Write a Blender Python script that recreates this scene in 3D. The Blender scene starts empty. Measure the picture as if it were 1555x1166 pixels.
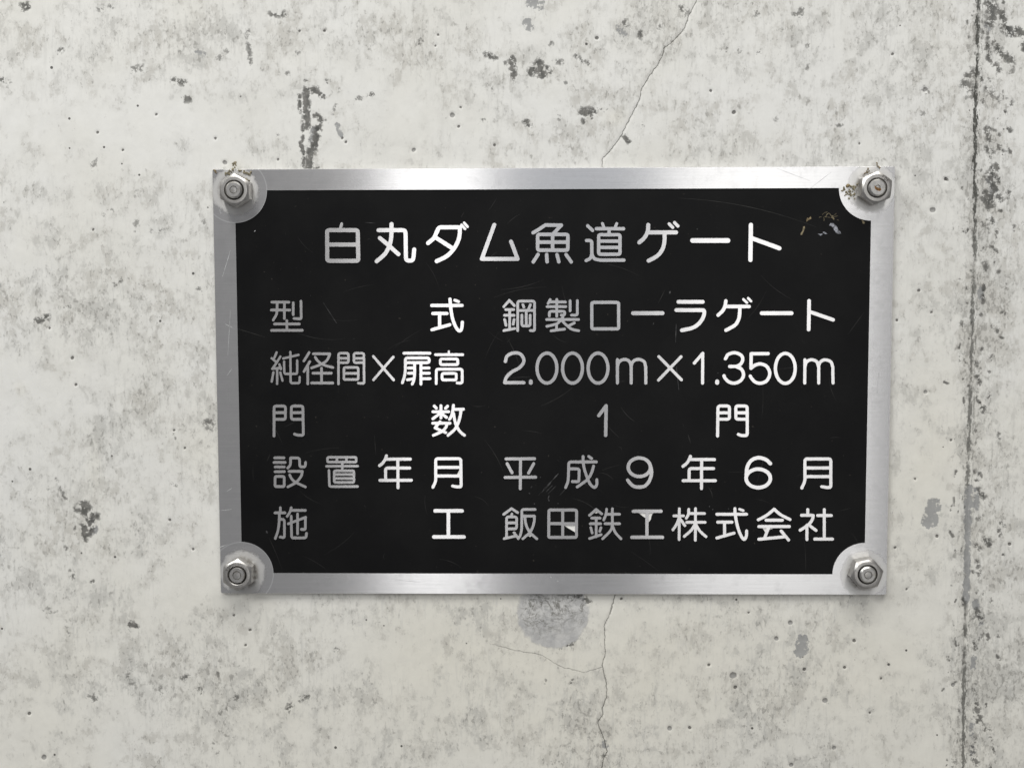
import bpy, bmesh, math, random
import numpy as np
from mathutils import Matrix, Vector, geometry

# ------------------------------------------------------------------ camera, light, exposure
sc = bpy.context.scene
PW, PH, FPX = 1555.0, 1166.0, 1800.0          # photograph size and focal length in its pixels
RV = np.array([-0.07105, 0.01878, -0.00178])  # camera rotation (u right, v up, d out of the wall)
CC = np.array([-0.00782, 0.03735, 0.52644])   # camera position in metres, plate centre = origin

def rotm(r):
    a = np.linalg.norm(r); k = r / a
    K = np.array([[0, -k[2], k[1]], [k[2], 0, -k[0]], [-k[1], k[0], 0]])
    return np.eye(3) + math.sin(a) * K + (1 - math.cos(a)) * K @ K
RC = rotm(RV)

def W(u, v, d):                                # wall frame -> world (wall is vertical, faces -Y)
    return (u, -d, v)

cam_d = bpy.data.cameras.new('camera')
cam = bpy.data.objects.new('camera', cam_d); sc.collection.objects.link(cam)
cam_d.sensor_width = 36.0; cam_d.lens = FPX / PW * 36.0
cam_d.clip_start = 0.01; cam_d.clip_end = 50
ax = [Vector(W(*RC[:, i])) for i in range(3)]
M = Matrix.Identity(4)
for i in range(3):
    for j in range(3): M[j][i] = ax[i][j]
M.translation = Vector(W(*CC)); cam.matrix_world = M
sc.camera = cam

world = bpy.data.worlds.new('World'); sc.world = world; world.use_nodes = True
bg = world.node_tree.nodes['Background']
bg.inputs['Color'].default_value = (0.98, 0.98, 1.0, 1); bg.inputs['Strength'].default_value = 0.20

def lamp(name, loc, aim, sx, sy, watt, col):
    l = bpy.data.lights.new(name, 'AREA'); l.shape = 'RECTANGLE'; l.size = sx; l.size_y = sy
    l.energy = watt; l.color = col
    o = bpy.data.objects.new(name, l); sc.collection.objects.link(o); o.location = loc
    o.rotation_euler = (Vector(aim) - Vector(loc)).to_track_quat('-Z', 'Y').to_euler()
    return o
lamp('ceiling_lamp', (0.05, -0.80, 1.70), (0, 0, 0), 1.8, 0.6, 30.0, (1.0, 0.99, 0.965))
lamp('added_side_fill', (-1.35, -1.10, 1.05), (0, 0, 0), 0.9, 0.6, 14.0, (0.985, 0.995, 1.0))  # added fill from high left, softens shadows and brightens the wall
lamp('opening_light', (0.40, -1.55, 0.30), (0.40, 0, 0.30), 0.36, 1.7, 2.4, (1.0, 0.995, 0.98))
lamp('passage_light', (-0.185, -1.55, 0.30), (-0.185, 0, 0.30), 0.17, 1.7, 1.65, (1.0, 0.995, 0.99))
lamp('added_high_blue_fill', (0.07, -1.55, 0.62), (0.07, 0, 0.62), 0.27, 0.8, 0.34, (0.82, 0.89, 1.0))  # added dim bluish light, lifts the reflection mid-way along the top bar

sc.view_settings.view_transform = 'Standard'; sc.view_settings.look = 'None'
sc.view_settings.gamma = 1.0; sc.view_settings.exposure = 0.15
sc.view_settings.use_curve_mapping = False

# ------------------------------------------------------------------ helpers
def px2uv(x, y, d=0.0):
    """photograph pixel -> point (u, v) on the plane at height d above the plate face"""
    x = np.asarray(x, float); y = np.asarray(y, float)
    r = np.stack([(x - PW / 2) / FPX, (PH / 2 - y) / FPX, -np.ones_like(x)], -1) @ RC.T
    t = (d - CC[2]) / r[..., 2]
    p = CC + r * t[..., None]
    return p[..., 0], p[..., 1]

def uv2px(u, v, d):
    q = np.stack([u, v, np.full_like(u, d)], -1) - CC
    q = q @ RC
    return PW / 2 + FPX * q[..., 0] / -q[..., 2], PH / 2 - FPX * q[..., 1] / -q[..., 2]

MM = 0.001
PX = 0.0002928                                  # one photograph pixel on the plate, metres
D_FIELD, D_BACK, D_WALL = -0.00038, -0.0013, -0.0018

def link(name, me, mat=None, parent=None):
    o = bpy.data.objects.new(name, me); sc.collection.objects.link(o)
    if mat: me.materials.append(mat)
    if parent: o.parent = parent
    return o
def mesh(name, vs, fs, mat=None, parent=None, smooth=None):
    me = bpy.data.meshes.new(name); me.from_pydata([tuple(v) for v in vs], [], fs); me.update()
    bm = bmesh.new(); bm.from_mesh(me); bmesh.ops.recalc_face_normals(bm, faces=bm.faces)
    bm.to_mesh(me); bm.free()
    if smooth is not None:
        me.polygons.foreach_set('use_smooth', [True] * len(me.polygons))
        me.set_sharp_from_angle(angle=math.radians(smooth))
    return link(name, me, mat, parent)
def tag(o, label, cat, group=None, kind=None):
    o['label'] = label; o['category'] = cat
    if group: o['group'] = group
    if kind: o['kind'] = kind
    return o
def empty(name, loc):
    o = bpy.data.objects.new(name, None); sc.collection.objects.link(o); o.location = loc
    o.empty_display_size = 0.01; return o

# ------------------------------------------------------------------ node helpers
class NT:
    def __init__(s, name):
        s.mat = bpy.data.materials.new(name); s.mat.use_nodes = True
        s.t = s.mat.node_tree; s.n = s.t.nodes; s.b = s.n['Principled BSDF']
    def put(s, sock, v):
        if isinstance(v, bpy.types.NodeSocket): s.t.links.new(v, sock)
        elif isinstance(v, tuple) and len(v) == 3 and sock.type == 'RGBA': sock.default_value = (*v, 1)
        else: sock.default_value = v
    def m(s, op, a, b=None, c=None, clamp=False):
        n = s.n.new('ShaderNodeMath'); n.operation = op; n.use_clamp = clamp
        for i, v in enumerate((a, b, c)):
            if v is not None: s.put(n.inputs[i], v)
        return n.outputs[0]
    def ss(s, v, lo, hi, a=0.0, b=1.0):
        n = s.n.new('ShaderNodeMapRange'); n.interpolation_type = 'SMOOTHSTEP'
        for i, q in enumerate((v, lo, hi, a, b)): s.put(n.inputs[i], q)
        return n.outputs[0]
    def mix(s, f, a, b, mode='MIX'):
        n = s.n.new('ShaderNodeMix'); n.data_type = 'RGBA'; n.blend_type = mode
        s.put(n.inputs[0], f); s.put(n.inputs[6], a); s.put(n.inputs[7], b); return n.outputs[2]
    def attr(s, name):
        n = s.n.new('ShaderNodeAttribute'); n.attribute_name = name; return n.outputs['Fac']
    def coords(s, sx, sy, sz, off=(0, 0, 0)):
        tc = s.n.new('ShaderNodeTexCoord'); mp = s.n.new('ShaderNodeMapping')
        s.t.links.new(tc.outputs['Object'], mp.inputs[0]); mp.inputs['Scale'].default_value = (sx, sy, sz)
        mp.inputs['Location'].default_value = off; return mp.outputs[0]
    def noise(s, vec, scale=1.0, detail=4, rough=0.55, dist=0.0, out='Fac'):
        n = s.n.new('ShaderNodeTexNoise'); s.put(n.inputs['Vector'], vec)
        n.inputs['Scale'].default_value = scale; n.inputs['Detail'].default_value = detail
        n.inputs['Roughness'].default_value = rough; n.inputs['Distortion'].default_value = dist
        return n.outputs[out]
    def bump(s, h, strength, distance, normal=None):
        n = s.n.new('ShaderNodeBump'); s.put(n.inputs['Height'], h)
        n.inputs['Strength'].default_value = strength; n.inputs['Distance'].default_value = distance
        if normal is not None: s.put(n.inputs['Normal'], normal)
        return n.outputs[0]
    def set(s, **k):
        for a, v in k.items(): s.put(s.b.inputs[a.replace('_', ' ')], v)
        return s.mat

# ------------------------------------------------------------------ concrete wall
def wall_material():
    t = NT('weathered_concrete'); k = 1 / PX
    P = t.coords(k, k, k)                         # in photograph-pixel units
    PV = t.coords(k, k, k * 0.16, (40, 0, 7))     # stretched vertically: formwork grain
    dens, dark, grey = t.attr('dens'), t.attr('dark'), t.attr('grey')
    seam, yel = t.attr('seam'), t.attr('warm')
    # base
    big = t.noise(P, 1 / 260, 4, 0.6)
    col = t.mix(t.ss(big, 0.35, 0.65), (0.735, 0.729, 0.698), (0.705, 0.695, 0.650))
    col = t.mix(yel, col, (0.712, 0.686, 0.602))
    # soft greyish cloudiness
    cl = t.noise(P, 1 / 34, 6, 0.60, 0.4)
    f = t.ss(t.m('ADD', cl, t.m('MULTIPLY', dens, 0.22)), 0.50, 0.84)
    col = t.mix(t.m('MULTIPLY', f, 0.25), col, (0.46, 0.45, 0.42))
    # fine vertical float marks
    st = t.noise(PV, 1 / 5.5, 5, 0.6)
    f = t.m('MULTIPLY', t.ss(st, 0.50, 0.70), t.m('MULTIPLY', t.ss(dens, 0.20, 0.9), 0.50))
    col = t.mix(f, col, (0.47, 0.465, 0.44))
    # mottling: two grain sizes, crisp ragged edges
    PM = t.coords(k, k, k * 0.62, (11, 0, 5))
    n1 = t.noise(PM, 1 / 9.5, 8, 0.74, 0.2)
    n2 = t.noise(PM, 1 / 6, 6, 0.70, 0.25)
    a1 = t.m('ADD', n1, t.m('MULTIPLY', dens, 0.235))
    a1 = t.m('ADD', a1, t.m('MULTIPLY', t.m('SUBTRACT', cl, 0.5), 0.45))
    cm = t.ss(t.m('ADD', cl, t.m('MULTIPLY', dens, 0.20)), 0.55, 0.74, 0.42, 1.0)
    f1 = t.m('MULTIPLY', t.ss(a1, 0.615, 0.735), cm)
    tint = t.mix(t.ss(t.noise(P, 1 / 90, 2, 0.5), 0.4, 0.62), (0.40, 0.38, 0.335), (0.365, 0.36, 0.335))
    col = t.mix(t.m('MULTIPLY', f1, 0.40), col, tint)
    f2 = t.m('MULTIPLY', t.ss(t.m('ADD', n2, t.m('MULTIPLY', dens, 0.15)), 0.64, 0.71), t.ss(a1, 0.50, 0.68))
    f2 = t.m('MULTIPLY', f2, cm)
    col = t.mix(t.m('MULTIPLY', f2, 0.58), col, (0.235, 0.225, 0.205))
    # pale laitance specks
    n3 = t.noise(P, 1 / 18, 7, 0.75)
    col = t.mix(1.0, col, t.mix(n3, (0.90, 0.90, 0.895), (1.10, 1.10, 1.10)), 'MULTIPLY')
    # grey bare-mortar patches
    rag = t.m('MULTIPLY', t.m('SUBTRACT', t.noise(P, 1 / 7.5, 7, 0.74), 0.5), 4.2)
    g = t.ss(t.m('ADD', grey, t.m('MULTIPLY', rag, t.m('MULTIPLY', grey, 1.1))), 0.42, 0.56)
    gcol = t.mix(t.noise(P, 1 / 4, 6, 0.7), (0.19, 0.195, 0.20), (0.33, 0.33, 0.325))
    col = t.mix(t.m('MULTIPLY', g, 0.80), col, gcol)
    # round filled tie hole (own smooth outline)
    pat = t.attr('patch')
    pf = t.ss(t.m('ADD', pat, t.m('MULTIPLY', rag, 0.07)), -0.03, 0.06)
    pn = t.noise(P, 1 / 7, 9, 0.75, 0.6)
    prg = t.attr('patch_rough')
    pcol = t.mix(t.ss(t.noise(P, 1 / 22, 6, 0.7), 0.36, 0.64), (0.37, 0.37, 0.375), (0.52, 0.515, 0.505))
    pcol = t.mix(t.m('MULTIPLY', t.ss(pn, 0.48, 0.60), t.m('MULTIPLY', prg, 0.75)), pcol, (0.24, 0.235, 0.23))
    pcol = t.mix(t.m('MULTIPLY', t.ss(pn, 0.52, 0.40), t.m('MULTIPLY', prg, 0.45)), pcol, (0.60, 0.595, 0.58))
    wv = t.m('ABSOLUTE', t.m('SUBTRACT', t.noise(t.coords(k * 0.75, k, k * 1.0, (3, 5, 9)), 1 / 26, 7, 0.62, 0.8), 0.5))
    pcr = t.m('MULTIPLY', t.m('SUBTRACT', 1.0, t.ss(wv, 0.004, 0.026)), t.m('MULTIPLY', prg, t.ss(pn, 0.34, 0.50)))
    pcol = t.mix(t.m('MULTIPLY', pcr, 0.85), pcol, (0.06, 0.058, 0.05))
    col = t.mix(t.m('MULTIPLY', pf, 0.80), col, pcol)
    # black growth
    dk = t.ss(t.m('ADD', dark, t.m('MULTIPLY', rag, t.m('MINIMUM', t.m('MULTIPLY', dark, 2.4), 0.95))), 0.46, 0.70)
    dcol = t.mix(t.ss(t.noise(P, 1 / 8, 5, 0.7), 0.38, 0.62), (0.045, 0.045, 0.040), (0.135, 0.130, 0.118))
    col = t.mix(t.m('MULTIPLY', dk, t.ss(dark, 0.15, 0.80, 0.30, 0.88)), col, dcol)
    # formwork joint: black line, ridged pale band
    jn = t.noise(t.coords(k, k, k * 0.35, (0, 0, 3)), 1 / 4.0, 6, 0.7)
    jw = t.noise(t.coords(k * 0.02, k, k, (9, 0, 3)), 1 / 38, 4, 0.65)
    so = t.m('ADD', seam, t.m('MULTIPLY', t.m('SUBTRACT', jn, 0.5), 20.0))
    j1 = t.m('SUBTRACT', 1.0, t.ss(t.m('ABSOLUTE', t.m('ADD', so, 0.5)), 1.6, 3.4))
    j1 = t.m('MULTIPLY', j1, t.ss(t.m('ADD', jw, t.m('MULTIPLY', t.m('SUBTRACT', jn, 0.5), 0.5)), 0.30, 0.46))
    j2 = t.m('SUBTRACT', 1.0, t.ss(t.m('ABSOLUTE', t.m('SUBTRACT', so, 6.5)), 0.4, 1.4))
    j2 = t.m('MULTIPLY', j2, t.ss(jn, 0.45, 0.6))
    jall = t.m('MULTIPLY', t.m('MAXIMUM', t.m('MULTIPLY', j1, 0.95), t.m('MULTIPLY', j2, 0.75)), t.attr('seam_on'))
    col = t.mix(jall, col, (0.060, 0.060, 0.052))
    # cracks
    wob = t.m('MULTIPLY', t.m('SUBTRACT', t.noise(P, 1 / 9, 5, 0.65), 0.5), 7.0)
    c1 = t.m('ABSOLUTE', t.m('ADD', t.attr('crack_a'), wob))
    c2 = t.m('ABSOLUTE', t.m('ADD', t.attr('crack_b'), wob))
    cw = t.noise(P, 1 / 24, 3, 0.6)
    f1c = t.m('SUBTRACT', 1.0, t.ss(c1, t.m('MULTIPLY', cw, 0.3), t.m('ADD', t.m('MULTIPLY', cw, 1.2), 0.45)))
    f2c = t.m('SUBTRACT', 1.0, t.ss(c2, t.m('MULTIPLY', cw, 0.4), t.m('ADD', t.m('MULTIPLY', cw, 1.1), 0.5)))
    f2c = t.m('MULTIPLY', f2c, t.attr('crack_b_on'))
    fc = t.m('MAXIMUM', t.m('MULTIPLY', f1c, t.attr('crack_a_on')), f2c)
    col = t.mix(t.m('MULTIPLY', fc, 0.72), col, (0.055, 0.05, 0.042))
    # pin holes
    vo = t.n.new('ShaderNodeTexVoronoi'); t.put(vo.inputs['Vector'], P); vo.inputs['Scale'].default_value = 1 / 26
    sep = t.n.new('ShaderNodeSeparateColor'); t.t.links.new(vo.outputs['Color'], sep.inputs[0])
    rr = t.m('MULTIPLY', t.m('POWER', t.ss(sep.outputs[0], 0.60, 1.0), 3.0), 0.085)
    ph = t.m('MULTIPLY', t.m('LESS_THAN', vo.outputs['Distance'], rr), t.m('GREATER_THAN', sep.outputs[0], 0.62))
    hole = t.attr('hole')
    hf = t.ss(t.m('ADD', hole, t.m('MULTIPLY', rag, t.m('MULTIPLY', hole, 0.3))), 0.45, 0.62)
    col = t.mix(t.m('MULTIPLY', ph, 0.88), col, (0.05, 0.047, 0.042))
    col = t.mix(t.m('MULTIPLY', hf, 0.80), col, t.mix(t.attr('hole_big'), (0.055, 0.05, 0.045), (0.25, 0.245, 0.235)))  # hole shade put into the colour: near-black, grey low in big ones
    # relief
    h = t.m('ADD', t.m('MULTIPLY', n1, 0.35), t.m('MULTIPLY', n2, 0.35))
    h = t.m('SUBTRACT', h, t.m('MULTIPLY', fc, 2.2))
    h = t.m('SUBTRACT', h, t.m('MULTIPLY', ph, 1.6))
    h = t.m('SUBTRACT', h, t.m('MULTIPLY', dk, 0.30))
    h = t.m('SUBTRACT', h, t.m('MULTIPLY', g, 0.35))
    h = t.m('ADD', h, t.m('MULTIPLY', t.m('MULTIPLY', pf, pn), 1.4))
    nr = t.bump(h, 0.55, 0.00022)
    return t.set(Base_Color=col, Roughness=0.86, Specular_IOR_Level=0.25, Normal=nr)

def vnoise(x, y, cell, seed):
    """smooth lattice noise, -1..1"""
    g = np.random.default_rng(seed).uniform(-1, 1, (256, 256))
    X = x / cell; Y = y / cell; i = np.floor(X).astype(int); j = np.floor(Y).astype(int)
    fx = X - i; fy = Y - j; fx = fx * fx * (3 - 2 * fx); fy = fy * fy * (3 - 2 * fy)
    a = g[i % 256, j % 256]; b = g[(i + 1) % 256, j % 256]
    c = g[i % 256, (j + 1) % 256]; d = g[(i + 1) % 256, (j + 1) % 256]
    return (a * (1 - fx) + b * fx) * (1 - fy) + (c * (1 - fx) + d * fx) * fy
def fbm(x, y, cell, seed, n=4):
    return sum(vnoise(x + 31 * k, y + 17 * k, cell / 2 ** k, seed + k) * 0.5 ** k for k in range(n))

def axis(lo, hi, flo, fhi, fine, coarse):
    return np.concatenate([np.arange(lo, flo, coarse), np.arange(flo, fhi, fine), np.arange(fhi, hi + coarse, coarse)])

def build_wall():
    us = axis(-0.44, 0.44, -0.250, 0.234, 2 * PX, 9 * PX)
    vs = axis(-0.36, 0.36, -0.185, 0.184, 2 * PX, 9 * PX)
    U, V = np.meshgrid(us, vs)
    X, Y = uv2px(U, V, D_WALL)
    sh = X.shape
    dens = np.zeros(sh); dark = np.zeros(sh); grey = np.zeros(sh); hole = np.zeros(sh); warm = np.zeros(sh)
    def cap(A, x0, y0, x1, y1, r, s=1.0):
        lx, hx = min(x0, x1) - 2.6 * r, max(x0, x1) + 2.6 * r; ly, hy = min(y0, y1) - 2.6 * r, max(y0, y1) + 2.6 * r
        m = (X > lx) & (X < hx) & (Y > ly) & (Y < hy)
        x = X[m]; y = Y[m]; L = (x1 - x0) ** 2 + (y1 - y0) ** 2
        tt = np.clip(((x - x0) * (x1 - x0) + (y - y0) * (y1 - y0)) / max(L, 1e-9), 0, 1)
        q = np.hypot(x - x0 - tt * (x1 - x0), y - y0 - tt * (y1 - y0)) / r
        A[m] = np.maximum(A[m], s * np.exp(-0.62 * q * q))
    def gauss(A, x0, y0, rx, ry, s):
        A += s * np.exp(-((X - x0) / rx) ** 2 - ((Y - y0) / ry) ** 2)
    # --- mottling density
    dens += 0.54 + 0.15 * fbm(X, Y, 170, 3) + 0.16 * fbm(X, Y, 55, 11)
    for a in ((150, 50, 230, 70, .42), (60, 110, 120, 50, .25), (330, 85, 90, 55, .40), (860, 60, 200, 60, .25),
              (1010, 40, 90, 50, .40), (1180, 60, 150, 70, .25), (120, 450, 170, 55, .45), (240, 470, 80, 60, .2),
              (210, 610, 70, 70, .35), (240, 330, 80, 60, .35), (290, 700, 60, 90, .25), (60, 800, 110, 60, .45),
              (300, 1050, 240, 50, .55), (140, 900, 120, 60, .30), (420, 1010, 90, 60, .30), (880, 1110, 90, 50, .35),
              (1140, 1080, 60, 30, .45), (1030, 1060, 120, 90, .15), (740, 1050, 80, 50, .3), (1500, 250, 60, 400, .25),
              (1530, 950, 60, 300, .22), (1440, 300, 60, 200, .12), (730, 930, 60, 30, .4), (640, 60, 40, 30, .3),
              (560, 1060, 90, 60, .2), (330, 640, 30, 60, .35), (900, 170, 100, 40, .2),
              (180, 190, 150, 50, -.40), (70, 590, 110, 70, -.42), (640, 190, 110, 50, -.35), (820, 150, 60, 20, -.35),
              (1280, 130, 60, 60, -.12), (1420, 680, 70, 120, -.15), (60, 1110, 90, 60, -.35), (560, 130, 60, 60, -.15),
              (1330, 1010, 100, 80, -.22), (330, 860, 60, 60, -.2), (1390, 900, 60, 100, -.1), (1000, 930, 120, 30, -.1),
              (620, 980, 80, 50, -.15)):
        gauss(dens, *a[:4], a[4] * (0.38 if a[4] > 0 else 0.8))
    _s = X - np.interp(Y, [0, 390, 723, 1166], [1486, 1480.5, 1470, 1462])
    dens += 0.30 * np.exp(-((_s - 18) / 34) ** 2) + 0.25 * np.exp(-((_s + 6) / 14) ** 2)
    # --- warm tint (slightly yellow, stronger towards the bottom, plus local patches)
    warm += np.clip((Y - 480) / 1100, 0, 0.55) + 0.16 * fbm(X, Y, 230, 40)
    for a in ((950, 990, 330, 110, .45), (935, 178, 22, 14, .5), (145, 700, 12, 60, .35), (30, 590, 10, 14, .4),
              (300, 660, 40, 90, .3), (1420, 640, 50, 180, .3), (-40, 900, 120, 500, -.35), (360, 252, 24, 14, .3)):
        gauss(warm, *a)
    # --- black growth, listed where it sits on the concrete: x0 y0 x1 y1 radius strength
    D = [(37, 10, 41, 10, 6, .95), (150, 14, 170, 11, 5, .55), (90, 79, 94, 76, 5, .72), (200, 106, 215, 103, 6, .62),
         (262, 123, 280, 126, 6, .75), (281, 151, 287, 150, 5, .8), (274, 80, 276, 80, 6, .5), (412, 22, 432, 22, 6, .75),
         (376, 48, 380, 95, 5, .62), (330, 92, 346, 78, 6, .52), (450, 80, 450, 84, 7, .5), (436, 112, 436, 112, 5, .6),
         (496, 124, 496, 128, 4, .75), (211, 290, 212, 290, 6, .66), (140, 255, 146, 245, 6, .55), (158, 326, 170, 320, 5, .5),
         (232, 350, 250, 350, 6, .5), (306, 339, 307, 339, 5, .6), (2, 121, 14, 123, 5, .7), (207, 335, 207, 350, 6, .5),
         # joint stain above the plate
         (467, 137, 478, 138, 5.5, 1.0), (478, 138, 491, 147, 3.6, .95), (465, 140, 466, 192, 5, .95), (478, 175, 490, 183, 4.5, .85),
         (484, 192, 478, 217, 5.5, .85), (478, 217, 472, 232, 6, .95), (471, 232, 469, 256, 4.5, 1.0), (476, 255, 484, 255, 3, .9),
         (455, 144, 456, 170, 3.2, .8), (460, 186, 460, 230, 2.4, .85), (457, 218, 459, 226, 4, .9), (461, 230, 461, 256, 3, .85),
         (463, 122, 469, 124, 2.5, .7), (510, 160, 506, 172, 4, .55), (545, 150, 551, 152, 3, .7), (421, 205, 422, 210, 4, .55),
         (739, 84, 752, 88, 4.5, .82), (766, 94, 769, 100, 4.5, .66), (778, 90, 780, 116, 5, .92), (806, 110, 812, 106, 5.5, .95),
         (818, 98, 823, 113, 6.5, 1.0), (830, 104, 834, 110, 4, .85), (843, 94, 853, 95, 5, .66), (875, 85, 882, 92, 5, .62),
         (884, 93, 893, 97, 4, .7), (741, 128, 748, 137, 4.5, .6), (836, 62, 837, 68, 5, .60), (948, 34, 949, 37, 6, .75),
         (972, 50, 972, 55, 6, .7), (1000, 40, 1006, 43, 5, .55), (866, 53, 880, 50, 5, .48), (885, 170, 900, 170, 5.5, 1.0),
         (896, 176, 899, 180, 3, .8), (884, 182, 886, 186, 4, .75), (799, 185, 803, 191, 4, .95), (732, 183, 734, 183, 4, .62),
         (948, 208, 955, 218, 4, .8), (976, 184, 976, 195, 3, .62), (541, 150, 548, 149, 4.5, .62), (560, 144, 566, 144, 3.5, .8),
         (635, 66, 641, 62, 6, .55), (1036, 12, 1041, 20, 7, .68), (848, 175, 850, 182, 4, .5), (907, 165, 920, 168, 4, .55),
         (858, 126, 870, 126, 3, .55), (558, 72, 558, 72, 6, .5),
         (1208, 22, 1216, 16, 6, .66), (1212, 30, 1218, 22, 4, .6), (1101, 70, 1103, 76, 4, .65), (1120, 77, 1122, 77, 6, .6), (1152, 80, 1152, 80, 5, .6),
         (1227, 69, 1227, 69, 5, .62), (1147, 20, 1152, 22, 6, .55), (1187, 47, 1187, 47, 5, .58), (1272, 191, 1279, 191, 3.5, .6),
         (1401, 171, 1401, 173, 5, .55), (1228, 100, 1226, 105, 3.5, .6), (1179, 180, 1180, 184, 6, .48),
         # growth along the right-hand joint
         (1500, 6, 1508, 12, 8, .82), (1505, 18, 1507, 28, 8, .85), (1500, 36, 1505, 38, 6, .75), (1518, 18, 1524, 30, 6, .85),
         (1500, 58, 1503, 60, 4, .7), (1525, 42, 1532, 48, 7, .85), (1545, 46, 1552, 52, 6, .85), (1538, 54, 1542, 56, 4, .8),
         (1500, 68, 1502, 92, 5, .78), (1515, 71, 1520, 84, 5, .85), (1522, 84, 1534, 90, 5.5, .95), (1553, 70, 1556, 74, 5, .9),
         (1511, 98, 1518, 108, 5, .75), (1540, 98, 1536, 112, 5, .55), (1500, 140, 1506, 144, 9, .60), (1520, 140, 1526, 150, 6, .5),
         (1470, 116, 1478, 110, 7, .75), (1466, 128, 1478, 138, 11, .66), (1476, 145, 1480, 150, 8, .6),
         (1498, 196, 1503, 212, 5, .78), (1501, 226, 1504, 234, 6, .80), (1516, 222, 1521, 230, 4, .8), (1531, 196, 1535, 200, 4, .78),
         (1531, 228, 1535, 232, 3.5, .75), (1513, 252, 1515, 256, 4, .85), (1506, 268, 1510, 285, 7, .80), (1497, 295, 1503, 312, 8, .82),
         (1517, 298, 1521, 306, 5, .75), (1518, 318, 1520, 320, 2.5, .9), (1500, 262, 1496, 268, 4, .6), (1500, 330, 1500, 352, 5, .55),
         (1498, 372, 1502, 384, 6, .5), (1492, 400, 1496, 412, 5, .5), (1491, 530, 1491, 530, 4, .7), (1504, 545, 1509, 540, 4, .68),
         (1483, 570, 1488, 580, 5, .74), (1483, 600, 1485, 612, 4, .7), (1491, 620, 1493, 624, 4, .82), (1517, 658, 1517, 665, 4, .62),
         (1487, 718, 1488, 722, 4, .7), (1488, 744, 1494, 754, 4.5, .8), (1497, 818, 1502, 826, 4.5, .9), (1481, 828, 1487, 832, 5, .75),
         (1520, 794, 1525, 800, 4, .68), (1485, 788, 1492, 784, 4, .6), (1484, 850, 1486, 870, 4.5, .66), (1482, 895, 1484, 902, 4, .6),
         (1484, 928, 1489, 936, 5, .85), (1492, 962, 1488, 970, 4, .6), (1478, 976, 1482, 984, 4, .78), (1482, 1070, 1488, 1092, 6, .74),
         (1480, 1040, 1480, 1055, 5, .55), (1479, 1120, 1477, 1140, 6, .55), (1480, 1150, 1482, 1158, 6, .68),
         (1448, 1150, 1452, 1158, 6, .5), (1490, 1100, 1505, 1108, 4, .5),
         # left side
         (56, 488, 72, 482, 4.5, .88), (176, 432, 182, 426, 6, .58), (301, 439, 306, 445, 4, .68), (97, 466, 106, 466, 3, .62),
         (314, 641, 322, 641, 6, .72), (316, 650, 320, 650, 7, .5), (85, 727, 88, 732, 2.6, .72), (91, 740, 96, 748, 3.4, .62), (94, 752, 100, 757, 3, .66),
         (72, 740, 74, 746, 3, .6), (126, 766, 128, 776, 6, .9), (117, 772, 121, 774, 5, .85), (132, 766, 134, 772, 5, .8),
         (140, 782, 148, 784, 4.5, .82), (138, 790, 136, 806, 6.5, .82), (128, 800, 130, 812, 7, .86), (113, 801, 118, 802, 5, .6),
         (124, 814, 131, 820, 4, .72), (131, 778, 133, 800, 4, .75), (264, 660, 265, 666, 4, .6), (264, 735, 268, 740, 5, .55),
         (197, 947, 205, 950, 4.5, .9), (194, 954, 197, 956, 4, .55), (108, 868, 110, 876, 5, .66), (139, 884, 143, 882, 2.4, .85),
         (98, 833, 100, 833, 5, .6), (437, 1078, 441, 1070, 5, .78), (455, 1062, 467, 1056, 4.5, .66), (357, 1059, 360, 1059, 4.5, .68),
         (336, 1082, 343, 1077, 4.5, .62), (303, 1046, 308, 1052, 5, .62), (278, 1029, 285, 1027, 5, .66), (244, 1044, 246, 1052, 7, .52),
         (138, 1055, 144, 1062, 7, .58), (195, 1025, 199, 1036, 6, .55), (511, 984, 512, 990, 5, .58), (326, 1130, 328, 1140, 7, .5),
         (330, 1022, 330, 1026, 4, .6), (101, 955, 104, 960, 6, .5), (70, 925, 80, 928, 9, .44),
         (826, 1036, 828, 1034, 4, .6), (868, 1036, 870, 1034, 4.5, .7), (862, 980, 870, 977, 3, .7), (847, 990, 851, 986, 3, .5),
         (884, 904, 896, 916, 5, .72), (872, 904, 880, 906, 4, .75), (915, 1148, 922, 1144, 4, .62),
         (1403, 134, 1408, 140, 5, .62), (1436, 272, 1437, 274, 4, .75)]
    rj = np.random.default_rng(21)
    for _ in range(330):                       # small growth specks scattered along the joint
        y = rj.uniform(-60, 1230); side = rj.random() < 0.6
        k = np.interp(y, [-60, 340, 420, 1230], [1, 1, .62, .62])
        if rj.random() > k: continue
        xs = np.interp(y, [0, 108, 136, 390, 723, 1166], [1486.5, 1485, 1481.5, 1480.5, 1470, 1462])
        x = xs + (8 + abs(rj.normal(0, 26)) if side else -4 - abs(rj.normal(0, 14)))
        rr_ = rj.uniform(1.6, 4.2) if side else rj.uniform(1.2, 2.4)
        D.append((x, y, x + rj.normal(0, 2), y + rj.normal(0, 6), rr_, rj.uniform(.5, .85)))
    for q in D: cap(dark, *q[:4], q[4] * (1.22 if q[5] >= 0.8 else 1.0), q[5])
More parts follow.
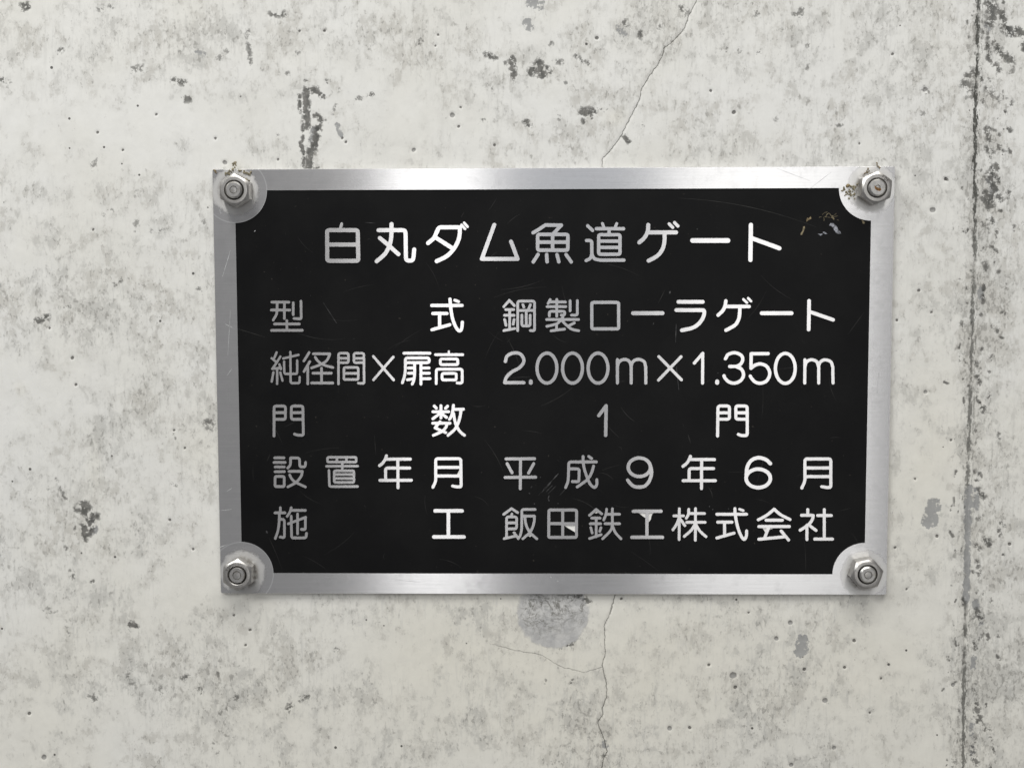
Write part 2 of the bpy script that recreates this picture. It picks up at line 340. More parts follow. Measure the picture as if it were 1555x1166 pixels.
    # --- bare grey mortar
    for q in ((801, 36, 803, 40, 8, .75), (806, 4, 820, 7, 8, .8), (1501, 44, 1498, 40, 6, .7), (1530, 46, 1536, 52, 7, .7),
              (478, 200, 476, 222, 7, .9), (512, 190, 518, 205, 4, .8), (1418, 768, 1414, 784, 10, 1.0), (1406, 794, 1416, 794, 7, 1.0),
              (1219, 973, 1217, 987, 9, 1.0), (1212, 990, 1216, 988, 6, 1.0), (1471, 742, 1470, 790, 6, .95), (1470, 790, 1467, 912, 4.5, .95),
              (1482, 745, 1482, 770, 5, .8), (1489, 440, 1490, 452, 5, .85), (1481, 914, 1483, 925, 5, .8), (1477, 1000, 1478, 1012, 6, .7),
              (1505, 270, 1508, 300, 8, .7), (140, 792, 142, 806, 7, .7), (1492, 940, 1490, 950, 5, .5), (1476, 1100, 1476, 1150, 6, .5),
              (300, 80, 310, 84, 7, .5), (918, 1126, 920, 1134, 6, .6), (940, 44, 948, 52, 9, .5)):
        cap(grey, *q)
    # --- air holes
    H = [(665, 53, 3), (661, 70, 3), (907, 58, 4.2), (687, 175, 6), (697, 192, 3), (628, 228, 5), (751, 220, 3.5), (699, 163, 2.6),
         (520, 210, 3.4), (525, 216, 3.2), (1405, 136, 6), (1114, 171, 4.5), (1079, 138, 3.5), (1356, 82, 3.5), (1416, 319, 6.5),
         (1436, 272, 4.5), (1305, 218, 3), (1406, 595, 4.6), (1395, 441, 3.6), (1415, 474, 3), (1362, 486, 3.4), (1390, 727, 3),
         (1444, 668, 3), (1423, 814, 4), (1448, 1039, 4.6), (1360, 831, 3), (1377, 894, 3), (110, 543, 4.2), (75, 498, 3.4),
         (115, 584, 3.4), (264, 653, 3.2), (281, 680, 2.8), (380, 956, 3.4), (355, 934, 3), (44, 1083, 4), (67, 1149, 6), (373, 979, 3),
         (293, 833, 3.2), (257, 789, 3), (1113, 1025, 8), (1179, 969, 5), (1253, 1063, 6.5), (1017, 1105, 5.5), (1267, 1135, 4.6),
         (1201, 945, 5), (1297, 972, 4), (1116, 1043, 4), (1201, 1161, 4.6), (1221, 1016, 4), (1137, 930, 3), (1047, 1104, 3.6),
         (1077, 1009, 3.6), (1283, 1013, 3.6), (1338, 1030, 3), (943, 909, 3), (1321, 1082, 3), (342, 247, 5), (455, 47, 3), (492, 47, 3.2),
         (148, 201, 3.4), (237, 174, 3), (186, 228, 3), (327, 210, 3.4), (422, 242, 3.4), (141, 349, 3), (1534, 826, 4)]
    rng = np.random.default_rng(5)
    hole_big = np.zeros(sh)
    for x, y, r in H:
        cap(hole, x, y, x + rng.uniform(-1.2, 1.2), y + rng.uniform(-.6, .6), r * 0.62, 1.0)
        if r >= 4.6: cap(hole_big, x, y + r * 0.45, x, y + r * 0.45, r * 0.8, 1.0)  # grey sits low, leaving a painted shade crescent under the upper rim
    # --- filled tie hole: signed fraction inside a round outline
    pr = np.hypot((X - 842) / 57, (Y - 930) / 54)
    patch = np.clip(1 - pr, -1, 1)
    sm = (X > 868) & (Y < 968)
    patch[sm] += 0.10 * vnoise(X, Y, 9, 77)[sm] - 0.06
    patch_rough = np.clip((975 - Y - 0.25 * (X - 842)) / 45, 0, 1) * np.clip((patch - 0.04) / 0.12, 0, 1)
    # --- joints and cracks: signed offsets in pixels
    seam = X - np.interp(Y, [-400, 0, 108, 136, 390, 493, 620, 723, 766, 913, 1006, 1109, 1600],
                         [1489, 1486.5, 1485, 1481.5, 1480.5, 1477, 1474, 1470, 1468.6, 1467, 1465, 1463, 1455])
    seam_on = np.where((Y > 738) & (Y < 912), 0.25, 1.0) * np.interp(Y, [-100, 300, 400, 560, 1200], [1, 1, .8, .75, .8])
    CA = [(-200, 1075), (-60, 1066), (0, 1058), (20, 1048), (43, 1040), (58, 1028), (72, 1010), (97, 1001), (115, 986), (137, 974), (152, 971),
          (182, 956), (207, 943), (231, 925), (242, 915), (252, 914), (560, 940), (900, 934), (924, 929), (952, 918), (991, 919), (1012, 914.6),
          (1034, 920), (1057, 922), (1075, 914), (1083, 916), (1098, 908), (1126, 919), (1141, 922), (1156, 915), (1200, 912), (1500, 930)]
    cy = [p[0] for p in CA]; cx = [p[1] for p in CA]
    ca = X - np.interp(Y, cy, cx)
    slope = np.interp(Y, np.array(cy[:-1]) + np.diff(cy) / 2, np.diff(cx) / np.diff(cy))
    ca = ca / np.sqrt(1 + slope ** 2)
    CB = [(752, 979), (781, 987), (822, 994.5), (838, 1004), (852, 1013), (890, 1021), (915, 1012)]
    cb = Y - np.interp(X, [p[0] for p in CB], [p[1] for p in CB])
    cbo = np.clip((X - 742) / 40, 0, 0.5) * (X < 915.5)
    # --- real relief (metres): slow waviness, joint fin, air holes, eroded growth
    Z = 0.00006 * fbm(X, Y, 160, 90) + 0.00002 * fbm(X, Y, 22, 95, 3)
    Z += 0.00016 * np.exp(-((seam - 7) / 3.2) ** 2) * (0.6 + 0.5 * vnoise(X, Y, 14, 8))
    Z -= 0.00022 * np.exp(-((seam + 1) / 2.2) ** 2) * (0.6 + 0.5 * vnoise(X, Y, 20, 9))
    Z -= 0.00055 * np.clip(hole - 0.25, 0, 1)
    Z -= 0.00018 * np.clip(dark - 0.4, 0, 0.5) + 0.00025 * np.clip(grey - 0.45, 0, 0.5)
    Z += 0.00010 * (np.clip(patch * 8, 0, 1)) * (vnoise(X, Y, 7, 55) - 0.6)
    Z -= 0.00025 * np.exp(-(ca / 1.6) ** 2)
    ny, nx = sh
    co = np.empty((ny * nx, 3), np.float32)
    co[:, 0] = U.ravel(); co[:, 1] = -(D_WALL + Z).ravel(); co[:, 2] = V.ravel()
    idx = np.arange(ny * nx).reshape(sh)
    q = np.stack([idx[:-1, :-1], idx[:-1, 1:], idx[1:, 1:], idx[1:, :-1]], -1).reshape(-1, 4).astype(np.int32)
    me = bpy.data.meshes.new('concrete_wall')
    me.vertices.add(len(co)); me.vertices.foreach_set('co', co.ravel())
    me.loops.add(q.size); me.loops.foreach_set('vertex_index', q.ravel())
    me.polygons.add(len(q)); me.polygons.foreach_set('loop_start', np.arange(0, q.size, 4, dtype=np.int32))
    me.update(calc_edges=True)
    me.polygons.foreach_set('use_smooth', np.ones(len(q), bool))
    for nm, a in (('dens', dens), ('dark', dark), ('grey', grey), ('hole', hole), ('hole_big', hole_big), ('warm', np.clip(warm, 0, 1)), ('patch', patch), ('patch_rough', patch_rough),
                  ('seam', seam), ('seam_on', seam_on), ('crack_a', ca), ('crack_a_on', np.ones(sh)), ('crack_b', cb), ('crack_b_on', cbo)):
        at = me.attributes.new(nm, 'FLOAT', 'POINT'); at.data.foreach_set('value', a.ravel().astype(np.float32))
    o = link('concrete_wall', me, wall_material())
    o['kind'] = 'structure'
    o['label'] = 'pale weathered concrete wall with black stains, a long crack and a formwork joint'
    return o
build_wall()

# ------------------------------------------------------------------ metals and paint
def brushed(name, base, rough, halo=False, aniso=0.75):
    t = NT(name); k = 1 / PX
    br = t.noise(t.coords(k * 0.012, k, k * 1.0), 1 / 1.6, 4, 0.6)
    sp = t.noise(t.coords(k, k, k, (5, 2, 1)), 1 / 30, 6, 0.65)
    col = t.mix(t.ss(br, 0.35, 0.65), tuple(c * 0.95 for c in base), base)
    col = t.mix(t.m('MULTIPLY', t.ss(sp, 0.50, 0.72), 0.55), col, tuple(c * 0.80 for c in base))
    r = t.m('ADD', rough - 0.04, t.m('MULTIPLY', sp, 0.08))
    if halo:                                     # washer wear and grime around the four bolts
        tc = t.n.new('ShaderNodeTexCoord'); sep = t.n.new('ShaderNodeSeparateXYZ')
        t.t.links.new(tc.outputs['Object'], sep.inputs[0])
        du = t.m('SUBTRACT', t.m('ABSOLUTE', sep.outputs[0]), 0.1400); dv = t.m('SUBTRACT', t.m('ABSOLUTE', sep.outputs[2]), 0.0856)
        rad = t.m('MULTIPLY', t.m('SQRT', t.m('ADD', t.m('MULTIPLY', du, du), t.m('MULTIPLY', dv, dv))), 1000.0)
        n = t.noise(t.coords(k, k, k), 1 / 9, 5, 0.65)
        rn = t.m('ADD', rad, t.m('MULTIPLY', t.m('SUBTRACT', n, 0.5), 4.0))
        worn = t.m('SUBTRACT', 1.0, t.ss(rn, 9.2, 11.2))
        col = t.mix(t.m('MULTIPLY', worn, 0.40), col, (0.60, 0.59, 0.55))
        r = t.m('ADD', r, t.m('MULTIPLY', worn, 0.18))
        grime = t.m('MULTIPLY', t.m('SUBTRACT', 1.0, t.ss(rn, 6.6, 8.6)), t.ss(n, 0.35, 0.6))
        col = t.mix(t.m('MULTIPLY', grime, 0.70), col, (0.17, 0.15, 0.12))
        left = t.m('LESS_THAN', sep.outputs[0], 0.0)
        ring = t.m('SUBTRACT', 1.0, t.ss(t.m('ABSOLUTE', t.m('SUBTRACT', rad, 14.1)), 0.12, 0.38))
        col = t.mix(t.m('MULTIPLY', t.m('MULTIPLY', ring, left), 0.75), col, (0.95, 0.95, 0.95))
        ring2 = t.m('SUBTRACT', 1.0, t.ss(t.m('ABSOLUTE', t.m('SUBTRACT', rn, 10.6)), 0.1, 0.5))
        col = t.mix(t.m('MULTIPLY', ring2, 0.25), col, (0.36, 0.35, 0.33))
    tg = t.n.new('ShaderNodeCombineXYZ'); tg.inputs[2].default_value = 1.0
    nr = t.bump(br, 0.10, 0.00006)
    t.put(t.b.inputs['Tangent'], tg.outputs[0])
    return t.set(Base_Color=col, Metallic=1.0, Roughness=r, Anisotropic=aniso, Normal=nr)
M_FRAME = brushed('brushed_aluminium', (0.72, 0.715, 0.715), 0.25, True, 0.94)
M_LETTER = brushed('brushed_lettering', (0.745, 0.735, 0.735), 0.27, False, 0.93)

def steel(name, base, rough):
    t = NT(name); k = 1 / PX
    n = t.noise(t.coords(k, k, k), 1 / 5, 6, 0.65); n2 = t.noise(t.coords(k, k, k, (7, 7, 7)), 1 / 14, 5, 0.7)
    col = t.mix(t.ss(n, 0.4, 0.65), base, tuple(c * 0.82 for c in base))
    col = t.mix(t.m('MULTIPLY', t.ss(n2, 0.56, 0.70), 0.5), col, (0.30, 0.26, 0.20))
    return t.set(Base_Color=col, Metallic=1.0, Roughness=t.m('ADD', rough, t.m('MULTIPLY', n, 0.12)), Normal=t.bump(n, 0.05, 0.00004))
M_NUT = steel('stainless_nut', (0.50, 0.485, 0.46), 0.30)
M_STUD = steel('stainless_stud', (0.53, 0.52, 0.50), 0.28)

def paint():
    t = NT('black_enamel'); k = 1 / PX
    n = t.noise(t.coords(k, k, k), 1 / 120, 5, 0.6)
    du = t.noise(t.coords(k * 0.05, k, k, (3, 0, 0)), 1 / 2.2, 4, 0.6)
    col = t.mix(t.ss(n, 0.35, 0.7), (0.0030, 0.0030, 0.0032), (0.0060, 0.0060, 0.0060))
    sp = t.noise(t.coords(k, k, k, (1, 2, 3)), 1 / 5, 3, 0.5)
    col = t.mix(t.m('MULTIPLY', t.ss(sp, 0.73, 0.78), 0.35), col, (0.10, 0.09, 0.075))
    return t.set(Base_Color=col, Roughness=t.m('ADD', 0.33, t.m('MULTIPLY', n, 0.12)), Specular_IOR_Level=0.13, Normal=t.bump(du, 0.05, 0.00005))
M_PAINT = paint()
def plain(name, c, rough=0.8, scale=4.0, var=0.7, metal=0.0, spec=0.3):
    t = NT(name); k = 1 / PX
    n = t.noise(t.coords(k, k, k), 1 / scale, 5, 0.65)
    return t.set(Base_Color=t.mix(t.ss(n, 0.35, 0.65), tuple(q * var for q in c), c), Roughness=rough, Metallic=metal,
                 Specular_IOR_Level=spec, Normal=t.bump(n, 0.3, 0.0001))
M_BARE = plain('bare_pale_metal', (0.86, 0.85, 0.81), 0.6, 20, 0.95)
M_SCR = plain('scratched_enamel', (0.085, 0.085, 0.085), 0.6, 9, 0.25)
M_SCR2 = plain('fine_scratch', (0.030, 0.029, 0.027), 0.5, 18, 0.35)
M_SCRM = plain('scratched_metal', (0.60, 0.60, 0.60), 0.5, 9, 0.55)
M_DIRT = plain('brown_dirt', (0.30, 0.23, 0.13), 0.95, 5, 0.45)
M_STRAW = plain('dry_straw', (0.30, 0.25, 0.155), 0.9, 5, 0.45)
M_MOSS = plain('dusty_moss', (0.30, 0.265, 0.18), 0.95, 4, 0.5)
M_WHITE = plain('pale_smear', (0.40, 0.41, 0.45), 0.8, 2.2, 0.16)
M_STAMP = plain('stamped_mark', (0.05, 0.043, 0.038), 0.7)
M_RUST = plain('rust', (0.26, 0.14, 0.055), 0.9, 3, 0.25)

# ------------------------------------------------------------------ nameplate
plate = empty('nameplate', (0, 0, 0))
tag(plate, 'black and silver engraved metal nameplate of a fishway gate bolted to concrete', 'nameplate')
HU, HV = 0.150, 0.095                            # 300 x 190 mm
def corner_uv(x, y): u, v = px2uv(x, y); return float(u), float(v)
IU0, IU1, IV0, IV1 = -0.1401, 0.1399, -0.0857, 0.0857
CRAD = 0.01425
def inner_loop():
    out = []; N = 28
    for (cu, cv, a0) in ((IU0, IV0, 90), (IU1, IV0, 180), (IU1, IV1, 270), (IU0, IV1, 360)):
        for i in range(N + 1):                   # quarter circle bulging into the black field
            a = math.radians(a0 - 90 * i / N); out.append((cu + CRAD * math.cos(a), cv + CRAD * math.sin(a)))
    return out
def outer_loop(ins, r=0.0009):
    out = []
    for su, sv, a0 in ((1, 1, 0), (-1, 1, 90), (-1, -1, 180), (1, -1, 270)):
        for i in range(5):
            a = math.radians(a0 + 90 * i / 4)
            out.append((su * (HU - r) + (r - ins) * math.cos(a), sv * (HV - r) + (r - ins) * math.sin(a)))
    return out
inn = inner_loop(); bev = 0.00018
o1, o2 = outer_loop(bev), outer_loop(0)
vs = [W(u, v, 0) for u, v in o1] + [W(u, v, 0) for u, v in inn]
tris = geometry.tessellate_polygon([[Vector((u, v, 0)) for u, v in o1], [Vector((u, v, 0)) for u, v in inn]])
fs = [tuple(t) for t in tris]
n1, n2 = len(o1), len(inn)
b = len(vs); vs += [W(u, v, -bev) for u, v in o2] + [W(u, v, D_BACK) for u, v in o2]
for i in range(n1):
    j = (i + 1) % n1
    fs += [(i, j, b + j, b + i), (b + i, b + j, b + n1 + j, b + n1 + i)]
b2 = len(vs)
ci = [(u * (1 - 0.0009), v * (1 - 0.0014)) for u, v in inn]      # etched edge leans in a little
vs += [W(u, v, D_FIELD - 0.0002) for u, v in ci]
for i in range(n2):
    j = (i + 1) % n2; fs.append((n1 + j, n1 + i, b2 + i, b2 + j))
mesh('frame', vs, fs, M_FRAME, plate)
# etched black field: slab under the frame
e = 0.0006
vs = [W(u, v, d) for d in (D_FIELD, D_BACK + 0.0003) for u, v in ((-HU + e * 3, -HV + e * 3), (HU - e * 3, -HV + e * 3), (HU - e * 3, HV - e * 3), (-HU + e * 3, HV - e * 3))]
mesh('field', vs, [(0, 1, 2, 3), (7, 6, 5, 4)] + [(i, i + 4, (i + 1) % 4 + 4, (i + 1) % 4) for i in range(4)], M_PAINT, plate)

# ------------------------------------------------------------------ raised lettering
# Each character: strokes in the coordinates of an enlarged view (origin x, y, enlargement).
# kinds: '-' straight polyline, 'r' polyline with rounded corners, 'R' the same closed, '~' smooth curve, 'o' ellipse
def P(s): return [tuple(float(q) for q in p.split(',')) for p in s.split()]
V1a, V1b, V1c = (480, 325, 6.479), (720, 325, 6.479), (960, 325, 6.479)
V2a, V2b, V2c = (400, 440, 4.859), (750, 440, 7.775), (950, 440, 4.712)
V3a, V3b, V3c, V3d = (400, 525, 9.719), (555, 525, 9.719), (755, 525, 5.981), (1015, 525, 5.981)
V4a, V4b, V4c = (400, 605, 9.719), (640, 605, 16.66), (890, 605, 5.981)
V5a, V5b, V5c, V5d = (400, 685, 9.719), (560, 685, 9.719), (755, 685, 5.981), (1015, 685, 5.981)
V6a, V6b, V6c, V6d = (400, 760, 4.859), (755, 760, 9.147), (925, 760, 9.147), (1080, 760, 7.775)
GLYPHS = [
 (V1a, 41, 'R108,160 410,160 415,462 110,462|-110,302 412,302|-252,98 237,150@30'),
 (V1a, 41, 'r615,160 880,160 884,460 955,460 965,350|~742,100 741,200 727,295 680,390 597,465|-628,238 715,310 810,396'),
 (V1a, 41, '~1102,287 1160,235 1190,170|r1190,175 1207,132 1414,132|~1414,132 1412,200 1395,270 1350,350 1285,415 1187,465|-1180,235 1345,340|-1432,108 1465,148@27|-1457,88 1490,126@27'),
 (V1b, 40, '-198,108 75,443 428,443 363,272'),
 (V1b, 36, '~580,185 640,150 700,110|-700,110 858,112 778,195|R625,202 922,202 922,357 625,357|-625,278 922,278|-772,202 772,357|-628,400 582,472|-713,400 718,470|-815,400 833,470|-905,400 955,472'),
 (V1b, 34, '-1118,118 1165,163|r1106,262 1157,262 1158,400|~1158,400 1142,436 1103,458|~1158,400 1185,440 1240,455|-1240,455 1474,455|-1262,95 1280,140@30|-1403,95 1385,140@30|-1202,146 1470,146|-1328,150 1328,205|R1225,205 1435,205 1435,397 1225,397|-1225,268 1435,268|-1225,330 1435,330'),
 (V1c, 40, '~158,108 152,172 122,232 70,280|-158,182 432,182|~318,190 318,260 305,330 270,390 220,430 162,460|-364,98 398,133@32|-417,86 450,120@32'),
 (V1c, 47, '-594,262 943,262'),
 (V1c, 43, '-1168,108 1163,452|-1185,242 1448,337'),
 (V2a, 20, '-62,92 188,92|-58,150 195,150|~102,92 100,150 95,185 72,224|-155,92 155,213|-220,96 220,184|r277,85 279,217 226,212|-82,253 265,253|-173,228 173,298|-60,300 287,300'),
 (V2a, 25, '-1242,116 1465,116|-1250,175 1354,175|-1300,180 1300,270|-1244,295 1375,258|~1377,70 1382,130 1395,210 1420,275 1445,304 1463,285 1468,240|-1412,77 1440,88@22'),
 (V2b, 33, '-118,200 183,125 242,188|-140,235 235,235|-125,302 240,302|-186,235 186,470|-127,352 143,420|-238,352 228,408|-118,482 245,458|r281,483 281,135 480,135 480,484 430,482|-342,177 354,205|-430,177 410,225|-295,245 465,245|-382,250 382,425|r330,300 330,428 428,428 428,300'),
 (V2b, 33, '-665,117 640,162|-655,145 845,145|-628,200 850,200|-742,115 742,313|r655,310 655,255 838,255 835,300 795,300|-900,130 900,250|r985,128 985,302 916,300|-622,352 1000,352|~815,325 760,390 700,415 625,432|-740,405 740,475|-675,485 835,465|~800,360 850,412 920,465 1002,484|-950,392 885,425'),
 (V2b, 39, 'R1156,150 1473,150 1473,462 1156,462'),
 (V2c, 29, '-53,168 264,168'),
 (V2c, 28, '-378,87 552,87|-363,146 545,146|~540,146 562,152 556,195 526,240 480,272 403,290'),
 (V2c, 26, '~717,80 712,115 695,150 662,182|-717,120 884,120|~818,122 815,180 805,220 780,255 718,290|-843,69 868,93@19|-877,61 898,82@19'),
 (V2c, 29, '-975,168 1187,168'),
 (V2c, 27, '-1313,80 1310,285|-1325,160 1485,215'),
 (V3a, 36, '-195,98 160,180|-122,185 188,238|~250,160 195,250 132,340|-130,340 258,325|-236,275 258,345|-203,335 203,562|-148,390 122,530|-250,395 282,514|-292,188 518,135|r398,92 402,552 533,552 535,462|r305,235 308,415 498,415 498,218'),
 (V3a, 40, '-675,100 598,224|-685,235 598,380|-655,300 655,562|-735,120 980,120|~980,125 940,210 860,270 710,328|~765,170 800,220 860,268 940,300 1024,320|-730,405 1003,405|-858,330 858,545|-710,550 1024,550'),
 (V3a, 38, 'r1108,565 1108,110 1255,110 1255,250 1115,250|-1108,185 1255,185|r1480,250 1335,250 1335,110 1482,110 1487,558 1400,550|-1335,185 1480,185|R1188,320 1400,320 1400,498 1188,498|-1188,408 1400,408'),
 (V3b, 40, '-115,157 416,505|-410,165 118,503'),
 (V3b, 44, '-568,110 950,110|r590,250 590,180 940,180 940,250 600,250|~590,200 588,350 575,450 545,545|~725,260 725,400 715,500 690,566|-818,260 818,565|-632,328 720,328|-632,405 720,405|-620,502 712,485|-830,328 938,328|-830,405 942,405|-830,485 953,485'),
 (V3b, 42, '-1032,132 1436,132|-1230,85 1230,120@36|R1105,195 1362,195 1362,278 1105,278|r1045,558 1045,345 1427,345 1427,553 1352,548|R1130,408 1340,408 1340,504 1130,504'),
 (V3c, 31, '~75,142 90,95 140,68 200,70 238,110 238,155 200,200 130,240 85,285 68,333|-68,335 242,335'),
 (V3c, 38, '-305,324 305,336'),
 (V3c, 31, 'o452,203 90,136'), (V3c, 31, 'o684,203 90,136'), (V3c, 31, 'o916,203 90,136'),
 (V3c, 29, '-1092,126 1092,338|~1094,180 1105,150 1130,130 1165,125 1200,142 1217,185|-1217,180 1217,338|~1217,180 1230,148 1258,128 1295,125 1335,145 1349,195|-1349,190 1350,338'),
 (V3d, 28, '--87,98 118,308|-115,100 -90,312'),
 (V3d, 29, '-235,158 312,68 310,338'),
 (V3d, 38, '-443,324 443,336'),
 (V3d, 31, '~518,118 545,78 605,64 660,86 675,125 655,168 615,188|-620,188 556,188|~610,188 662,212 682,262 660,312 605,339 550,328 515,295 505,272'),
 (V3d, 31, '-906,72 752,72 750,205|~750,205 790,175 840,165 890,185 917,230 917,275 890,320 840,340 790,330 757,297 743,275'),
 (V3d, 31, 'o1062,205 90,136'),
 (V3d, 29, '-1240,128 1238,338|~1241,185 1252,152 1278,132 1312,128 1348,146 1364,190|-1365,185 1365,338|~1365,185 1376,152 1402,132 1436,129 1476,147 1493,195|-1493,190 1495,338'),
 (V4a, 42, 'r157,552 157,112 325,112 325,308 165,308|-157,210 325,210|r575,308 412,308 412,112 582,112 590,545 500,540 460,525|-412,210 580,210'),
 (V4b, 76, '-325,190 378,245|-493,182 493,490|-660,195 607,248|-290,335 688,335|-470,378 288,512|-510,378 632,478|-285,625 720,625|-470,585 345,742 480,805 615,862|~650,640 610,740 520,830 400,890 302,932|~808,172 795,300 760,440 710,525|-815,275 1062,272|~1000,290 980,440 930,620 840,780 672,932|~815,380 840,540 890,700 980,840 1088,928'),
 (V4c, 32, '-115,155 182,66 178,334'),
 (V4c, 29, 'r1194,340 1198,68 1302,68 1302,188 1200,188|-1196,130 1302,130|r1462,188 1360,188 1360,68 1463,68 1464,338 1410,336 1383,325|-1360,130 1462,130'),
 (V5a, 40, '-165,98 305,98|-155,165 322,165|-172,232 310,232|-172,302 310,302|R172,372 307,372 307,522 172,522|r400,100 532,100 537,232 617,232 622,165|~400,100 400,180 385,220 358,248|-378,297 570,297|~575,297 555,370 480,460 360,525|~388,350 420,410 480,460 620,526'),
 (V5a, 38, 'R945,90 1370,90 1370,160 945,160|-1085,90 1085,160|-1225,90 1225,160|-930,222 1392,220|-1165,165 1165,280|R1045,288 1335,288 1335,460 1045,460|-1045,343 1335,343|-1045,402 1335,402|r967,282 975,522 1390,520'),
 (V5b, 46, '~260,68 240,125 200,180 160,212|-255,117 612,117|r248,410 248,248 603,248|-165,430 628,428|-428,120 432,538'),
 (V5b, 46, 'r988,380 988,110 1358,110 1364,525 1300,525 1238,512|~988,360 985,440 947,530|-988,238 1355,238|-988,365 1355,365'),
 (V5c, 28, '-80,70 340,68|-90,112 135,195|-332,112 285,198|-72,238 350,235|-212,75 210,340'),
 (V5c, 27, 'r900,97 650,98 648,200|~648,190 643,270 622,328|r655,160 745,160 742,278 683,275|~780,48 782,110 800,190 840,290 882,328 904,302 905,258|~875,135 855,200 815,260 727,324|-832,48 858,66'),
 (V5c, 32, 'o1291,145 101,84|~1392,130 1402,190 1385,262 1345,312 1290,326 1230,312 1185,263'),
 (V5d, 29, '~200,47 180,90 160,115 132,137|-195,75 418,75|r188,260 188,157 410,157|-134,267 426,267|-302,80 300,338'),
 (V5d, 34, '~926,112 885,76 820,59 755,82 716,145 706,246|o816,246 110,84'),
 (V5d, 29, 'r1240,225 1240,70 1475,70 1475,330 1430,328 1393,321|~1240,210 1238,270 1212,333|-1240,152 1475,152|-1240,230 1475,230'),
 (V6a, 20, '-125,52 125,90|-85,90 160,90|~118,95 115,170 105,230 88,278|r118,138 155,138 155,274 124,268|~205,52 195,85 175,115|-200,72 310,72|r205,114 208,275 314,275 318,240|-184,170 312,122|r310,122 309,214 280,212|-252,97 252,243'),
 (V6a, 27, '-1267,75 1466,75|-1365,80 1365,265|-1257,267 1480,267'),
 (V6b, 38, '-90,190 200,108 285,165|-203,185 203,220|r130,520 130,225 270,225 270,390 140,392|-130,308 270,308|-98,525 265,488|-234,445 292,520|r528,122 342,122 342,300|~342,280 338,400 320,480 292,526|-350,215 515,215|~518,215 510,310 460,430 357,528|~385,240 400,330 455,440 550,528'),
 (V6b, 42, 'R718,130 1103,130 1101,510 716,510|-910,130 910,510|-716,318 1102,322'),
 (V6b, 38, '-1282,203 1375,120 1453,183|-1312,242 1430,242|-1292,320 1438,320|-1375,242 1375,500|-1300,374 1320,448|-1440,374 1425,424|-1282,525 1445,470|~1520,118 1510,190 1480,266|-1510,188 1700,188|-1498,320 1702,320|-1600,112 1600,320|~1600,310 1578,410 1465,528|~1600,340 1640,440 1720,528'),
 (V6c, 46, '-335,148 722,146|-525,150 525,505|-315,508 742,508'),
 (V6c, 40, '-975,112 972,538|-900,211 1033,211|~970,240 940,320 886,405|-985,250 1052,345|~1105,120 1100,190 1072,243|-1110,178 1323,178|-1200,110 1197,548|-1077,300 1333,300|~1190,330 1140,410 1044,495|~1205,330 1260,420 1345,498'),
 (V6d, 37, '-67,160 418,160|-77,253 245,253|-157,255 157,405|-67,440 270,382|~280,94 285,170 310,300 350,410 388,455 414,420 418,357|-334,101 378,117@32'),
 (V6d, 37, '~557,225 650,175 742,102|~745,102 820,165 930,222|-647,230 840,230|-562,305 923,305|-680,310 635,430|-562,455 870,425|-826,357 914,463'),
 (V6d, 37, '-1140,105 1140,165|-1067,172 1200,172|~1205,175 1190,230 1140,290 1050,348|-1130,290 1130,458|-1175,303 1238,351|-1257,175 1418,175|-1335,105 1335,440|-1222,453 1433,453'),
]

def rounded(pts, r, closed):
    n = len(pts); out = []
    for i, p in enumerate(pts):
        if not closed and i in (0, n - 1): out.append(p); continue
        a = np.array(pts[i - 1]); b_ = np.array(p); c = np.array(pts[(i + 1) % n])
        la, lc = np.linalg.norm(a - b_), np.linalg.norm(c - b_); q = min(r, la * 0.45, lc * 0.45)
        s, e_ = b_ + (a - b_) / la * q, b_ + (c - b_) / lc * q
        for k in range(5):
            t_ = k / 4; out.append(tuple((1 - t_) ** 2 * s + 2 * t_ * (1 - t_) * b_ + t_ * t_ * e_))
    if closed: out.append(out[0])
    return out
def spline(pts):
    p = [np.array(q) for q in pts]; p = [2 * p[0] - p[1]] + p + [2 * p[-1] - p[-2]]; out = []
    for i in range(1, len(p) - 2):
        for k in range(8):
            t_ = k / 8; a, b_, c, d = p[i - 1:i + 3]
            out.append(tuple(0.5 * (2 * b_ + (c - a) * t_ + (2 * a - 5 * b_ + 4 * c - d) * t_ ** 2 + (3 * b_ - a - 3 * c + d) * t_ ** 3)))
    out.append(tuple(p[-2])); return out

def glyph_segments(view, w, text):
    ox, oy, s = view; segs = []
    for st in text.split('|'):
        kind, body = st[0], st[1:]; wid = w
        if '@' in body: body, ww = body.split('@'); wid = float(ww)
        pts = P(body)
        if kind == 'o':
            (cx, cy), (rx, ry) = pts
            pts = [(cx + rx * math.cos(a), cy + ry * math.sin(a)) for a in np.linspace(0, 2 * math.pi, 49)]
        elif kind == 'r': pts = rounded(pts, wid * 0.75, False)
        elif kind == 'R': pts = rounded(pts, wid * 0.55, True)
        elif kind == '~': pts = spline(pts)
        pts = [(ox + x / s, oy + y / s) for x, y in pts]
        for a, b_ in zip(pts[:-1], pts[1:]): segs.append((*a, *b_, wid / s / 2))
    return segs

